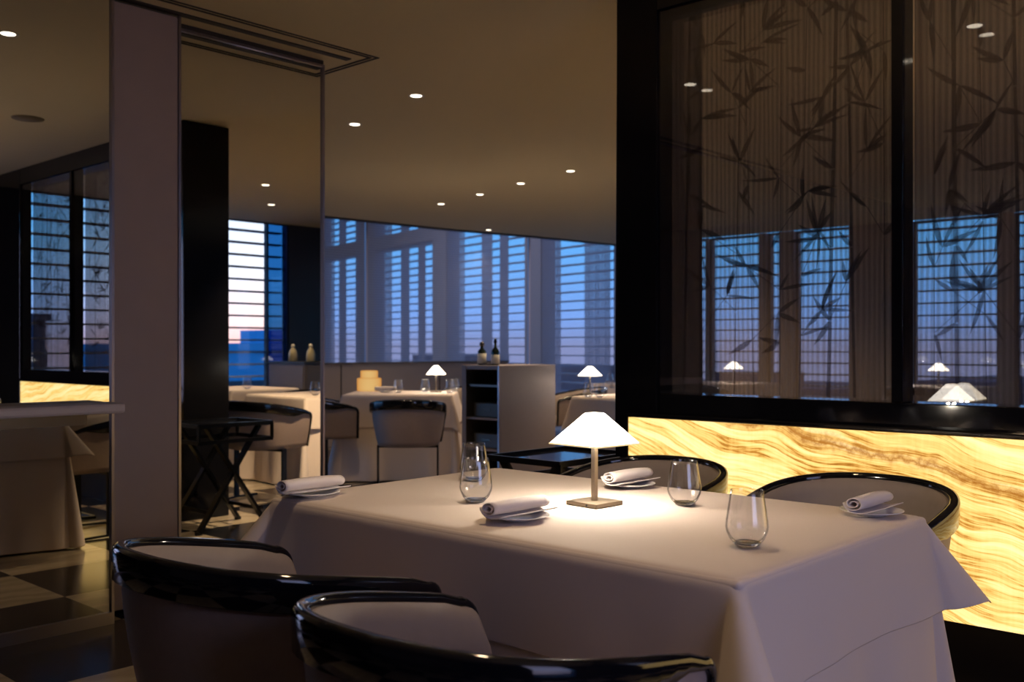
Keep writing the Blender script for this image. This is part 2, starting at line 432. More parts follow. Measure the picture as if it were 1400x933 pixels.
struct('wall_atrium', mb, M['plaster'], 'pale piers and transom beyond the sheer mesh')
struct('ceiling_atrium', MB().prism([(-9.7, 3.0), (-8.8, 12.6), (-20.5, 15.4), (-20.5, 3.0)], ZR, ZR + .1), M['plaster'], 'high ceiling beyond the sheer mesh')
struct('wall_atrium_side', MB().prism([(-20.6, 3), (-20.5, 3), (-20.5, 15.2), (-20.6, 15.2)], 0, ZR), M['plaster'], 'far side wall beyond the sheer mesh')
struct('wall_atrium_upper', MB().prism([(PART[0][0]-.05, PART[0][1]), (-9.51, 7.06), (-9.35, 9.0), (-9.1, 10.3), (-8.9, 12.1), (-8.88, 12.1), (-9.08, 10.3), (-9.33, 9.0), (-9.49, 7.06), (PART[0][0]-.03, PART[0][1])], CEIL + .15, ZR), M['plaster'], 'wall above the sheer mesh')
for (p0, p1, lb) in ((445, 500, 'leftmost louvred window beyond the sheer mesh'), (518, 600, 'second louvred window from the left beyond the sheer mesh'), (619, 727, 'wide louvred window above the bottles'), (749, 843, 'louvred window at the right end beyond the sheer mesh')):
    a, b = fac(p0), fac(p1); w = window((a.x, a.y), (b.x, b.y), .25, 4.5, (nrm.x, nrm.y), lb)
    # translucent blinds hanging in front of part of the glass
def blind(px0, px1, z1=4.45):
    a = fac(px0) - nrm * .12; b = fac(px1) - nrm * .12
    m_ = MB(); n_ = 8; P = []
    for i in range(n_ * 3 + 1):
        f = i / (n_ * 3); q = a.lerp(b, f) + nrm * .02 * math.sin(f * n_ * 2 * PI)
        P.append([(q.x, q.y, .1), (q.x, q.y, z1)])
    m_.grid(P, True); return m_.build('hanging_blind', M['blind_cloth'])
bl = ['farthest left grey blind beyond the mesh', 'grey blind just left of the first pale pier', 'grey blind right of the first pale pier', 'grey blind between two blue strips left of the pale pier', 'narrow grey blind left of the pale pier', 'wide grey blind right of the pale pier', 'narrow grey blind above the bottles', 'grey blind right of the white slit of light', 'grey blind right of the second pale pier', 'rightmost grey blind beside the black post', 'slim grey blind between two strips at the far left']
for (p0, p1), lb in zip(((445, 464), (493, 500), (518, 543), (555, 567), (579, 589), (619, 643), (666, 681), (691, 703), (749, 775), (807, 843), (470, 480)), bl):
    tag(blind(p0, p1), lb, 'blind', 'hanging blinds beyond the sheer mesh')

# ------------------------------------------------------------------ mirror wall
YL, YP0, YP1, YM1 = 1.0, 1.985, 2.335, 3.22
XL = -4.10
struct('wall_mirror_backing', MB().box(-4.55, XM - .035, -4.2, YM1 - .004, 0, CEIL), M['groove'], 'dark backing behind the mirror panes')
def mirror_panel(x, y0, y1, z0, z1, label, sides):
    t = empty('mirror_panel', (x, y0, 0), 0, label, 'mirror', None)
    MB().box(-.01, 0, 0, y1 - y0, z0, z1).build('mirror_glass', M['mirror'], t)
    f = MB()
    f.box(-.03, .012, 0, y1 - y0, 0.0, z0); f.box(-.03, .012, 0, y1 - y0, z1, z1 + .012)
    if sides: f.box(-.03, .012, y1 - y0, y1 - y0 + .012, 0, z1 + .012)
    f.build('metal_frame', M['steel_trim'], t)
    return t
mirror_panel(XL, -.6, 1.955, .05, 2.67, 'tall left mirror pane reflecting onyx wall and checkered floor', True)
mirror_panel(XM, YP1, YM1, .05, 2.675, 'tall right mirror pane reflecting black column and bright window', True)
fp = empty('upholstered_panel', (-4.30, YP0, 0), 0, 'tall narrow mauve fabric panel between two mirror panes', 'panel')
MB().box(0, .10, 0, YP1 - YP0 - .012, .02, 2.695).build('fabric_face', M['panel'], fp, .006)
MB().box(.0, .105, YP1 - YP0 - .012, YP1 - YP0, .0, 2.70).build('edge_trim', M['steel_trim'], fp)
# structural back of left pane
struct('wall_left', MB().box(-4.32, XL - .035, -4.2, 1.96, 0, CEIL - .001), M['dark_wall'], 'wall carrying the left mirror pane')
# grooves in the ceiling
g = MB()
for dx in (0, .03): g.box(-4.09 + dx, -4.078 + dx, -1, 3.36 + dx, CEIL - .004, CEIL + .01); g.box(-9, -4.078 + dx, 3.35 + dx, 3.362 + dx, CEIL - .004, CEIL + .01)
g.box(-4.21, -4.17, -1, 3.30, CEIL - .006, CEIL + .01)
struct('trim_1', g, M['groove'], 'double shadow gap in the ceiling around the mirror wall')
struct('trim_2', MB().box(-4.335, -4.305, 2.36, 3.22, CEIL - .022, CEIL - .003), M['groove'], 'dark head track above the right mirror pane')
# shelf fixed across the mirror
sh = empty('wall_shelf', (XL + .012, .44, .905), 0, 'pale mauve shelf projecting across the left mirror pane', 'shelf')
MB().box(0, .16, 0, 1.50, 0, .042).build('shelf_board', M['shelf_board'], sh, .012)
MB().box(.0, .02, .1, 1.40, -.05, 0.0).build('shelf_bracket', M['metal_dark'], sh)

# ------------------------------------------------------------------ onyx divider with bamboo screens
div = empty('onyx_divider', (-2.52, YW, 0), 0, 'long black lacquered divider with glowing onyx band under bamboo screens', 'divider')
X0 = -2.52
def bx(mb, x0, x1, y0, y1, z0, z1): return mb.box(x0 - X0, x1 - X0, y0 - YW, y1 - YW, z0, z1)
DY = .35
MB().prism([(0, 0), (.06, 0), (.06, .06), (.207, .06), (.207, DY), (0, DY)], 0, .887).add(*(lambda b: (b.v, b.f))(MB().box(0, .207, 0, DY, .887, CEIL - .002))).build('end_post', M['post'], div, .006)
bx(MB(), .65, XE - .003, YW, YW + .10, 0, CEIL - .002).build('end_post', M['lacquer'], div, .006)
bx(MB(), -2.313, .65, YW + .06, YW + .16, 0, .262).build('plinth', M['lacquer_soft'], div)
bx(MB(), -2.313, .65, YW + .015, YW + .16, .887, .985).build('sill', M['lacquer'], div, .004)
bx(MB(), -2.44, .70, YW - .045, YW + .02, .885, .905).build('ledge', M['lacquer'], div, .006)
bx(MB(), -2.313, .65, YW, YW + .16, 2.568, CEIL - .002).build('head_beam', M['lacquer'], div, .004)
bx(MB(), -1.343, -1.303, YW, YW + .1, .985, 2.568).build('mullion', M['lacquer'], div, .004)
bx(MB(), -.36, -.32, YW, YW + .1, .985, 2.568).build('mullion', M['lacquer'], div, .004)
bx(MB(), -2.46, .65, YW + .005, YW + .03, .262, .885).build('onyx_panel', M['onyx'], div)
bx(MB(), -2.46, .65, YW + .031, YW + .05, .262, .885).build('light_box', M['lacquer_soft'], div)
rnd = random.Random(11)
def leaf(mb, x, z, ang, ln, wd, y):
    n = 9; c, s = math.cos(ang), math.sin(ang); vs = []
    for i in range(n + 1):
        f = i / n; w = wd * (math.sin(PI * f ** .75)) ** 1.0 * .5 + .0004
        bend = .10 * ln * f * f
        for q in (-1, 1):
            lx = f * ln; lz = q * w - bend
            vs.append((x + c * lx - s * lz, y, z + s * lx + c * lz))
    mb.add(vs, [(2 * i, 2 * i + 1, 2 * i + 3, 2 * i + 2) for i in range(n)])
def bamboo_print(x0, x1, seed):
    r = random.Random(seed); mb = MB(); y = .1115; W = x1 - x0
    ly = [0]
    for k in range(9):
        x = x0 + W * (k + .25 + .5 * r.random()) / 9; th = r.choice([.004, .006, .012, .016]); z = .99
        dz = r.uniform(-.03, .03)
        while z < 2.56:
            L_ = r.uniform(.2, .34); z2 = min(z + L_, 2.56)
            xb = x + dz * (z - .99); xt = x + dz * (z2 - .99)
            yy = y - .0001 * (k % 5)
            mb.add([(xb - th / 2, yy, z), (xb + th / 2, yy, z), (xt + th * .44, yy, z2 - .004), (xt - th * .44, yy, z2 - .004)], [(0, 1, 2, 3)])
            # a twig with a fan of leaves at the node
            if r.random() < .85:
                d = r.choice([-1, 1]); tl = r.uniform(.06, .2); ta = PI / 2 - d * r.uniform(.35, 1.0)
                ex, ez = xt + math.cos(ta) * tl, z2 + math.sin(ta) * tl
                if x0 + .02 < ex < x1 - .02 and ez < 2.5:
                    nx, nz = -math.sin(ta) * .0015, math.cos(ta) * .0015
                    mb.add([(xt - nx, yy, z2 - nz), (xt + nx, yy, z2 + nz), (ex + nx, yy, ez + nz), (ex - nx, yy, ez - nz)], [(0, 1, 2, 3)])
                    for q in range(r.choice([3, 3, 4, 5])):
                        la = ta + r.uniform(-1.1, 1.1); ll = r.uniform(.08, .17)
                        if r.random() < .25: la += PI
                        lx, lz = ex + math.cos(la) * ll, ez + math.sin(la) * ll
                        if x0 < lx < x1 and .99 < lz < 2.56: leaf(mb, ex, ez, la, ll, r.uniform(.011, .021), yy - .0002 - .0001 * q)
            for q in range(r.choice([0, 1, 2])):
                la = r.uniform(0, 2 * PI); ll = r.uniform(.07, .15); lx, lz = xt + math.cos(la) * ll, z2 + math.sin(la) * ll
                if x0 < lx < x1 and .99 < lz < 2.56: leaf(mb, xt, z2, la, ll, r.uniform(.012, .022), yy - .0008 - .0001 * q)
            z = z2
    return MB().add([(v[0] - X0, v[1], v[2]) for v in mb.v], mb.f)
for k, (x0, x1) in enumerate(((-2.313, -1.343), (-1.303, -.36), (-.32, .65))):
    s = bx(MB(), x0, x1, YW + .112, YW + .114, .985, 2.568).build('bamboo_screen', M['bamboo_mesh'], div)
    bamboo_print(x0, x1, 5 + k).build('bamboo_print', M['print'], s, fix=False)
    bx(MB(), x0, x1, YW + .012, YW + .016, .985, 2.568).build('front_glass', M['screen_glass'], div)
    bx(MB(), x0, x1, YW + .104, YW + .106, .985, 2.568).build('rear_glass', M['screen_glass'], div)

# ------------------------------------------------------------------ furniture makers
def make_chair():
    root = empty('tub_chair', (0, 0, 0), 0, 'x', 'chair')
    HX, YB, YA, ZB, ZA = .278, .265, .27, .77, .672
    rc = .045
    path = []                         # (x, y, z, nx, ny, tx, ty, tz)
    def zt(y):
        f = min(max((.24 - y) / (.24 + YB), 0), 1) ** .85
        return ZA + (ZB - ZA) * f
    side = []
    n = 6
    for i in range(n + 1):            # corner arc then straight arm, right side
        a = PI / 2 * (1 - i / n)
        side.append((HX, YA - rc + rc * math.sin(a), ZA - rc + rc * math.cos(a), 1, 0))
    for i in range(1, 6):
        y = (YA - rc) * (1 - i / 5); side.append((HX, y, zt(y), 1, 0))
    nb = 22; back = []
    for i in range(1, nb):
        a = PI * i / nb; ex = .88
        cx = math.copysign(abs(math.cos(a)) ** ex, math.cos(a)); cy = math.sin(a) ** ex
        x = HX * cx; y = -YB * cy
        nx, ny = cx / HX, -cy / YB; l = math.hypot(nx, ny)
        back.append((x, y, zt(y), nx / l, ny / l))
    path = side + back + [(-x, y, z, -nx, ny) for x, y, z, nx, ny in side[::-1]]
    NP = len(path)
    ZS = .405
    # rail: swept section
    full = [(HX, YA, ZS - .0, 1, 0), (HX, YA, ZS + .1, 1, 0)] + path + [(-HX, YA, ZS + .1, -1, 0), (-HX, YA, ZS, -1, 0)]
    P = []
    for i, (x, y, z, nx, ny) in enumerate(full):
        a = Vector(full[max(i - 1, 0)][:3]); b = Vector(full[min(i + 1, len(full) - 1)][:3]); t = (b - a).normalized()
        nn = Vector((nx, ny, 0)); q = t.cross(nn).normalized()
        if i > 2 and q.z < -.2: q = -q
        if abs(q.z) < .5 and q.y < 0: q = -q
        f = min(max((.24 - y) / .22, 0), 1); f = f * f * (3 - 2 * f)
        taper_in = 0 if z > ZA - rc else 1
        h = .016 + .052 * f; w = .014 + .010 * f
        sh_ = (1 - .16 * max(0, (ZA - z)) / (ZA - ZS)) if z < ZA else 1
        c = Vector((x * sh_, y * (sh_ if y < 0 else 1), z))
        sec = [(-.006, -.004), (-.003, .003), (w * .5, .006), (w - .003, .002), (w, -.006), (w - .001, -h + .004), (w - .006, -h), (0, -h), (-.006, -.012)]
        P.append([c + nn * u + q * v for u, v in sec])
    rm = MB().grid(P, True, True); rm.add(P[0], [tuple(range(9))]); rm.add(P[-1], [tuple(range(9))[::-1]])
    rm.build('top_rail', M['lacquer'], root)
    # shell
    ns = 9; So = []; Si = []
    for x, y, z, nx, ny in path:
        ro, ri = [], []
        for j in range(ns + 1):
            f = j / ns; zz = (z - .012) * (1 - f) + ZS * f
            k = 1 - .16 * ((ZA - zz) / (ZA - ZS) if zz < ZA else 0) ** 1.1
            bulge = .006 * math.sin(PI * f)
            px_, py_ = x * k, y * (k if y < 0 else 1)
            ro.append(Vector((px_ + nx * bulge, py_ + ny * bulge, zz)))
            th = .012 + .022 * min(1, f * 4)
            ri.append(Vector((px_ - nx * th, py_ - ny * th - (0 if ny else 0), zz)))
        So.append(ro); Si.append(ri)
    sm = MB(); sm.grid(So, True)
    for i in range(NP - 1):
        sm.add([So[i][ns], So[i + 1][ns], Si[i + 1][ns], Si[i][ns]], [(0, 1, 2, 3)])
    for i in (0, NP - 1):
        sm.grid([So[i], Si[i]], False)
    sm.build('outer_shell', M['leather'], root, fix=True)
    im = MB(); im.grid(Si, True)
    for i in range(NP - 1): im.add([So[i][0], So[i + 1][0], Si[i + 1][0], Si[i][0]], [(0, 1, 2, 3)])
    im.build('inner_back', M['leather_in'], root)
    # seat cushion
    poly = [(p[6].x * .97, p[6].y) for p in Si]
    def ring(k, z): return [(x * k, (y - 0) * k, z) for x, y in poly]
    sc = MB(); sc.grid([ring(.96, .40), ring(1.0, .41), ring(1.0, .455), ring(.96, .475), ring(.6, .485), ring(0.01, .488)], True, True)
    sc.add(ring(.96, .40), [tuple(range(len(poly)))])
    sc.build('seat', M['leather_in'], root)
    for s in (-1, 1):
        l = MB(); l.box(s * .235 - .006, s * .235 + .006, -.03, .02, .012, .404)
        l.build('leg', M['lacquer_soft'], root)
        ft = MB(); P = []
        for i in range(13):
            f = i / 12; y = -.25 + .47 * f; zc = .008 + .006 * math.sin(PI * f); w = .011
            P.append([(s * .235 - w, y, zc - .008), (s * .235 + w, y, zc - .008), (s * .235 + w, y, zc + .006), (s * .235 - w, y, zc + .006)])
        ft.grid(P, False, True); ft.add(P[0], [(0, 1, 2, 3)]); ft.add(P[-1], [(3, 2, 1, 0)])
        ft.build('foot_runner', M['lacquer_soft'], root)
    MB().box(-.24, .24, -.03, .02, .385, .405).build('cross_bar', M['lacquer_soft'], root)
    MB().box(-.235, .235, -.262, -.238, 0, .014).build('floor_bar', M['lacquer_soft'], root)
    return root

def drape(W, D, zt, hang, Re, tau0, taue, tauc, Lc, square_tip, wave=0, seed=0, nx=None, seg=None):
    """cloth laid over a W x D top; returns builder in local coordinates"""
    rr = random.Random(seed); ph = [rr.uniform(0, 6.28) for _ in range(6)]
    n1 = seg or 14; nt_ = 14
    hx, hy = W / 2 - Re, D / 2 - Re
    ext = hang + Re * .57 + Re
    def axis(h):
        e_ = [ext * (i / n1) ** 1.0 for i in range(1, n1 + 1)]
        mid = [-h + 2 * h * i / nt_ for i in range(nt_ + 1)]
        # fine start round the edge
        e_ = [Re * .4, Re * .8, Re * 1.2, Re * 1.6] + [v for v in e_ if v > Re * 1.8]
        return [-h - v for v in e_[::-1]] + mid + [h + v for v in e_]
    ax, ay = axis(hx), axis(hy); P = []
    for x in ax:
        row = []
        for y in ay:
            qx, qy = min(max(x, -hx), hx), min(max(y, -hy), hy); dx, dy = x - qx, y - qy
            r = math.hypot(dx, dy)
            if r < 1e-9: row.append((x, y, zt)); continue
            ux, uy = dx / r, dy / r
            if not square_tip: r = max(abs(dx), abs(dy))
            elif r > ext * 1.02: r = ext * 1.02 + (r - ext * 1.02) * .55
            if abs(dx) > 1e-9 and abs(dy) > 1e-9:
                phi = math.atan2(abs(dy), abs(dx)); tau = taue + (tauc - taue) * math.sin(2 * phi) ** 1.5
            else:
                dc = (hy - abs(y)) if abs(dx) > 1e-9 else (hx - abs(x))
                tau = tau0 + (taue - tau0) * math.exp(-(dc / Lc) ** 2)
            tm = PI / 2 - tau; arc = Re * tm
            if r <= arc: hz, vz = Re * math.sin(r / Re), Re * (1 - math.cos(r / Re))
            else:
                rp = r - arc; hz = Re * math.sin(tm) + rp * math.cos(tm); vz = Re * (1 - math.cos(tm)) + rp * math.sin(tm)
                s = qx * 9 + qy * 11
                ua = math.atan2(uy, ux)
                wv = wave * rp * (math.sin(s * 1.3 + ph[0] + ua * 3) + .6 * math.sin(s * 2.7 + ph[1] + ua * 5))
                hz += wv
            z = zt - vz
            row.append((qx + ux * hz, qy + uy * hz, max(z, .006)))
        P.append(row)
    return MB().grid(P, True)
def make_cloth(name, W, D, zt, hang, loc, rz, label, cat, group=None, base=False, seed=0, flare=None):
    if base: mb = drape(W, D, zt, hang, .012, R(2.5), R(5), R(10), .16, False, .035, seed, seg=16)
    else: mb = drape(W, D, zt, hang, .028, R(3), R(13 if flare is None else flare * .5), R(40 if flare is None else flare), .17, True, .02, seed)
    o = mb.build(name, M['cloth']); o.location = loc; o.rotation_euler = (0, 0, rz)
    so = o.modifiers.new('thick', 'SOLIDIFY'); so.thickness = .0015; so.offset = 1
    su = o.modifiers.new('sub', 'SUBSURF'); su.levels = 1; su.render_levels = 1
    return tag(o, label, cat, group)
def make_table(W, D, loc, rz, label, group=None):
    t = empty('dining_table', loc, rz, label, 'table', group)
    MB().box(-W / 2 + .012, W / 2 - .012, -D / 2 + .012, D / 2 - .012, .722, .752).build('table_top', M['lacquer_soft'], t)
    MB().lathe([(.04, .02), (.035, .1), (.035, .715)], 16).build('pedestal', M['metal_dark'], t)
    MB().lathe([(.26, 0), (.26, .012), (.05, .03)], 32).build('table_base', M['metal_dark'], t)
    return t

# plate
def make_plate():
    return MB().lathe([(.0001, .003), (.034, .0), (.036, .002), (.062, .009), (.076, .0125), (.0765, .014), (.074, .0145), (.050, .008), (.036, .0055), (.0001, .005)], 40)
def make_napkin(seed=0):
    r = random.Random(seed); pts = []
    # flattened spiral roll, then a tail tucked below
    turns = 2.1; n = 46
    for i in range(n + 1):
        f = i / n; a = f * turns * 2 * PI - PI * .1
        rx = .007 + .019 * f; rz = .0035 + .0145 * f
        pts.append((-.004 - rx * math.cos(a), .031 + rz * math.sin(a)))
    lx, lz = pts[-1]
    tail = [(lx + .000, lz - .010), (lx + .006, lz - .019), (-.014, .0085), (.002, .0075), (.018, .0085), (.032, .012), (.040, .0165)]
    pts += tail
    # smooth
    for _ in range(2):
        pts = [pts[0]] + [((a[0] + 2 * b[0] + c[0]) / 4, (a[1] + 2 * b[1] + c[1]) / 4) for a, b, c in zip(pts, pts[1:], pts[2:])] + [pts[-1]]
    P = []; m_ = 14
    for j in range(m_ + 1):
        f = j / m_; y = -.10 + .20 * f
        sx = 1 + .10 * math.sin(PI * f) * .0 + .10 * (f - .5); dz = .004 * math.sin(PI * f)
        P.append([(x * sx + .003 * math.sin(f * 5), y + (x * .12 if True else 0), z * (1 + .08 * (.5 - f)) + dz * (1 if z > .02 else 0) + .006) for x, z in pts])
    return MB().grid(P, True)
def place_setting(loc, rz, plab, nlab, group, seed, small=False):
    p = make_plate().build('bread_plate', M['plate']); p.location = loc
    tag(p, plab, 'plate', 'side plates')
    n = make_napkin(seed).build('rolled_napkin', M['napkin']); so = n.modifiers.new('t', 'SOLIDIFY'); so.thickness = .0022; so.offset = 0
    n.location = (loc[0], loc[1], loc[2] + .0005); n.rotation_euler = (0, 0, rz)
    tag(n, nlab, 'napkin', 'rolled napkins')
    return p, n
def make_glass():
    o = [(.0001, .0), (.020, .0), (.0245, .003), (.036, .016), (.0430, .032), (.0445, .042), (.043, .056), (.0395, .080), (.0350, .108), (.0338, .118)]
    i = [(.0331, .1185), (.0326, .118), (.0338, .108), (.0383, .080), (.0418, .056), (.0432, .042), (.0415, .033), (.034, .018), (.022, .0095), (.0001, .008)]
    return MB().lathe(o + i, 48)
def make_lamp(loc, rz, label, power=None):
    t = empty('table_lamp', loc, rz, label, 'lamp', 'cordless table lamps')
    b = MB().box(-.053, .053, -.053, .053, .0, .011).build('lamp_base', M['lamp_base'], t, .0012)
    MB().lathe([(.003, 0), (.003, .001)], 12, (0, 0, 0)).build('port_hole', M['groove'], b).matrix_local = Matrix.Translation((.02, -.0535, .0055)) @ Matrix.Rotation(R(90), 4, 'X')
    MB().box(-.0065, .0065, -.0065, .0065, .011, .215).build('pole', M['metal'], t, .001)
    mb = MB(); lv = [(.012, .243), (.017, .2425), (.020, .2405), (.084, .163)]
    P = []
    for hw, z in lv:
        row = []
        for k in range(4):
            a = PI / 4 + k * PI / 2; row.append((hw * 1.414 * math.cos(a), hw * 1.414 * math.sin(a), z))
        P.append(row)
    mb.grid(P, False, True); mb.add(P[0], [(0, 1, 2, 3)])
    s = mb.build('lamp_shade', M['shade'], t)
    so = s.modifiers.new('t', 'SOLIDIFY'); so.thickness = .0015; so.offset = -1
    rm = MB()
    for k in range(4):
        a0, a1 = PI / 4 + k * PI / 2, PI / 4 + (k + 1) * PI / 2; q_ = .0845 * 1.414
        rm.bar((q_ * math.cos(a0), q_ * math.sin(a0), .162), (q_ * math.cos(a1), q_ * math.sin(a1), .1615), .004, .0035)
    rm.build('shade_rim', M['rim'], s, fix=False)
    be = s.modifiers.new('b', 'BEVEL'); be.width = .0025; be.segments = 2
    MB().lathe([(.010, .188), (.020, .192), (.020, .204), (.010, .208)], 20).build('bulb', M['bulb'], t)
    if power:
        l = bpy.data.lights.new('lamp_light', 'POINT'); l.energy = power; l.color = (1, .86, .68); l.shadow_soft_size = .02
        lo = bpy.data.objects.new('lamp_light', l); COL.objects.link(lo); lo.location = (loc[0], loc[1], loc[2] + .160)
    return t

# ------------------------------------------------------------------ MAIN TABLE
TX0, TX1, TY0, TY1, TZ = -2.37, -.89, 1.58, 2.515, .76
tcx, tcy, TW, TD = (TX0 + TX1) / 2, (TY0 + TY1) / 2, TX1 - TX0, TY1 - TY0
make_table(TW, TD, (tcx, tcy, 0), 0, 'large rectangular dining table under white cloths, nearest of all')
make_cloth('floor_length_cloth', TW - .01, TD - .01, TZ - .004, .735, (tcx, tcy, 0), 0, 'white floor-length under cloth of the large nearest table', 'tablecloth', base=True, seed=3)
make_cloth('tablecloth', TW, TD, TZ, .20, (tcx, tcy, 0), 0, 'white square-cornered top cloth of the large nearest table', 'tablecloth', seed=4)
TT = TZ + .0025
chair = make_chair(); chair.location = (-1.84, 1.21, 0)
chair['label'] = 'taupe tub chair with black rail at the lower left, farther from the viewpoint'
chair['group'] = 'tub chairs'
GC = 'tub chairs'
dup(chair, (-1.135, 1.165, 0), 0, 'taupe tub chair with black rail at bottom centre, nearest to the viewpoint', GC)
dup(chair, (-1.245, 2.84, 0), PI, 'taupe tub chair in front of the onyx behind the rightmost napkin', GC)
dup(chair, (-2.0, 2.84, 0), PI, 'taupe tub chair behind the lit lamp of the nearest table', GC)
place_setting((-2.27, 1.66 + .0, TT), R(0), 'white side plate at the far left corner of the nearest table', 'rolled napkin at the far left corner of the nearest table', '', 1)
place_setting((-1.594, 1.766, TT), R(0), 'white side plate left of the lamp base, nearest to the viewpoint', 'rolled mauve napkin left of the lamp base, nearest to the viewpoint', '', 2)
place_setting((-1.72, 2.40, TT), R(0), 'white side plate behind the lamp on the onyx side', 'rolled napkin behind the lamp beside a tumbler', '', 3)
place_setting((-.995, 2.41, TT), R(0), 'white side plate at the right corner of the nearest table', 'rolled napkin at the right corner of the nearest table', '', 4)
tum = make_glass().build('tumbler', M['glass']); tum.location = (-1.03, 1.855, TT)
MB().lathe([(.0001, .0008), (.0195, .0008), (.0235, .0035), (.0285, .0092), (.0215, .0086), (.0001, .0072)], 40).build('thick_base', M['solid_glass'], tum)
tag(tum, 'stemless glass tumbler at the right front of the table, nearest', 'glass', 'stemless tumblers')
def tumbler(loc, lb, grp='stemless tumblers'):
    g_ = tum.copy(); COL.objects.link(g_); b_ = tum.children[0].copy(); COL.objects.link(b_); b_.parent = g_; g_.location = loc; g_['label'] = lb; g_['group'] = grp; return g_
tumbler((-1.42, 2.227, TT), 'stemless glass tumbler right of the lamp beside a rolled napkin')
tumbler((-1.86, 1.893, TT), 'stemless glass tumbler left of the lamp, front one of two overlapping')
tumbler((-2.16, 2.19, TT), 'stemless glass tumbler left of the lamp, rear one of two overlapping')
make_lamp((-1.60, 2.075, TT), R(-4), 'lit square-shaded table lamp on the large nearest table', 8)

# ------------------------------------------------------------------ tray stand between table and divider
def make_tray(loc, rz):
    t = empty('tray_stand', loc, rz, 'black folding tray stand beside the black post, behind the nearest table', 'tray stand')
    w, d, z = .26, .20, .68
    MB().box(-w, w, -d, d, z - .012, z).build('tray_top', M['lacquer'], t)
    r = MB()
    for z0, z1 in ((z - .012, z + .014), (z - .115, z - .09)):
        r.box(-w - .012, -w, -d - .012, d + .012, z0, z1); r.box(w, w + .012, -d - .012, d + .012, z0, z1)
        r.box(-w, w, -d - .012, -d, z0, z1); r.box(-w, w, d, d + .012, z0, z1)
    for sx in (-1, 1):
        for sy in (-1, 1): r.box(sx * w - (.012 if sx < 0 else 0), sx * w + (.012 if sx > 0 else 0), sy * (d + .006) - .012, sy * (d + .006) + .012, z - .1, z)
    r.build('tray_rim', M['lacquer_soft'], t)
    for sy in (-1, 1):
        for sx in (-1, 1):
            l = MB(); yy = sy * (d - .03) + sx * .011
            l.bar((sx * w * .92, yy, 0.012), (-sx * w * .75, yy, z - .016), .020, .044, (0, 1, 0)); l.box(sx*w*.92-.02, sx*w*.92+.02, yy-.009, yy+.009, 0, .02)
            l.build('leg', M['lacquer_soft'], t)
    for sx in (-1, 1): MB().bar((sx * w * .62, -d + .03, .13), (sx * w * .62, d - .03, .13), .015, .022).build('stretcher', M['lacquer_soft'], t)
    return t
make_tray((-2.87, 3.48, 0), R(90))

# ------------------------------------------------------------------ far tables in the direct view
def wxy(cx, cz): return camxy(cx, cz)
psi = math.atan2(sa, ca)
P1 = wxy(-1.0, 9.0)
make_table(.98, .80, (P1[0], P1[1], 0), psi, 'dining table in front of the mesh partition left of the cabinet')
make_cloth('floor_length_cloth', .97, .79, TZ - .004, .735, (P1[0], P1[1], 0), psi, 'floor-length under cloth of the table left of the service cabinet', 'tablecloth', base=True, seed=7)
make_cloth('tablecloth', .98, .80, TZ, .26, (P1[0], P1[1], 0), psi, 'grey-lit top cloth of the table left of the service cabinet', 'tablecloth', seed=8, flare=19)
q = wxy(-.695, 9.05); make_lamp((q[0], q[1], TT), psi, 'small lit table lamp on the table left of the service cabinet', 2.5)
for cx, cz, lb in ((-1.03, 8.95, 'tumbler in the middle of the table left of the cabinet'), (-.80, 9.1, 'tumbler just left of the far lamp pole'), (-.56, 8.9, 'tumbler right of the far lamp pole, front one'), (-.53, 9.12, 'tumbler right of the far lamp pole, rear one')):
    q = wxy(cx, cz); tumbler((q[0], q[1], TT), lb)
q = wxy(-1.15, 9.0); place_setting((q[0], q[1], TT), psi + R(90), 'side plate on the table left of the cabinet', 'rolled napkin beside the added amber glow', '', 5)
q = wxy(-1.34, 9.28)
amber_refl = empty('amber_reflection', (q[0], q[1], TT), psi, 'two-tier glowing amber solid added for a reflection on the far left table', 'reflection')  # glowing solid added in place of a blurred orange reflection
MB().lathe([(.108, 0), (.114, .01), (.114, .115), (.106, .122), (.04, .122)], 32).build('lower_glow', M['amber'], amber_refl)
MB().lathe([(.078, .122), (.082, .128), (.082, .185), (.076, .192), (.02, .194)], 32).build('upper_glow', M['amber'], amber_refl)
q = wxy(-.82, 7.80); dup(chair, (q[0], q[1], 0), psi, 'tub chair seen from behind in front of the far table left of the cabinet', GC)
q = wxy(-1.62, 8.5); dup(chair, (q[0], q[1], 0), psi - R(75), 'dark tub chair partly cut off by the mirror edge', GC)
q = wxy(-.42, 9.85); dup(chair, (q[0], q[1], 0), psi + PI, 'tub chair behind the far lamp beside the cabinet', GC)

P2 = wxy(1.10, 8.35)
make_table(.92, .80, (P2[0], P2[1], 0), R(0), 'dining table behind the lamp between cabinet and black post')
make_cloth('floor_length_cloth', .91, .79, TZ - .004, .735, (P2[0], P2[1], 0), 0, 'under cloth of the table between cabinet and black post', 'tablecloth', base=True, seed=9)
make_cloth('tablecloth', .92, .80, TZ, .24, (P2[0], P2[1], 0), 0, 'top cloth of the table between cabinet and black post', 'tablecloth', seed=10, flare=19)
q = wxy(.68, 8.62); make_lamp((q[0], q[1], TT), R(20), 'small lit table lamp between the cabinet and the black post', 2.5)
for cx, cz, lb in ((.63, 8.15, 'left tumbler under the lamp beside the black post'), (.72, 8.1, 'right tumbler under the lamp beside the black post')):
    q = wxy(cx, cz); tumbler((q[0], q[1], TT), lb)
q = wxy(.66, 9.9); dup(chair, (q[0], q[1], 0), psi + R(100), 'tub chair just right of the cabinet top edge', GC)
P3 = wxy(1.45, 11.2)
make_table(.9, .8, (P3[0], P3[1], 0), 0, 'small table farthest away beside the black post')
make_cloth('floor_length_cloth', .89, .79, TZ - .004, .735, (P3[0], P3[1], 0), 0, 'under cloth of the farthest table beside the black post', 'tablecloth', base=True, seed=11)
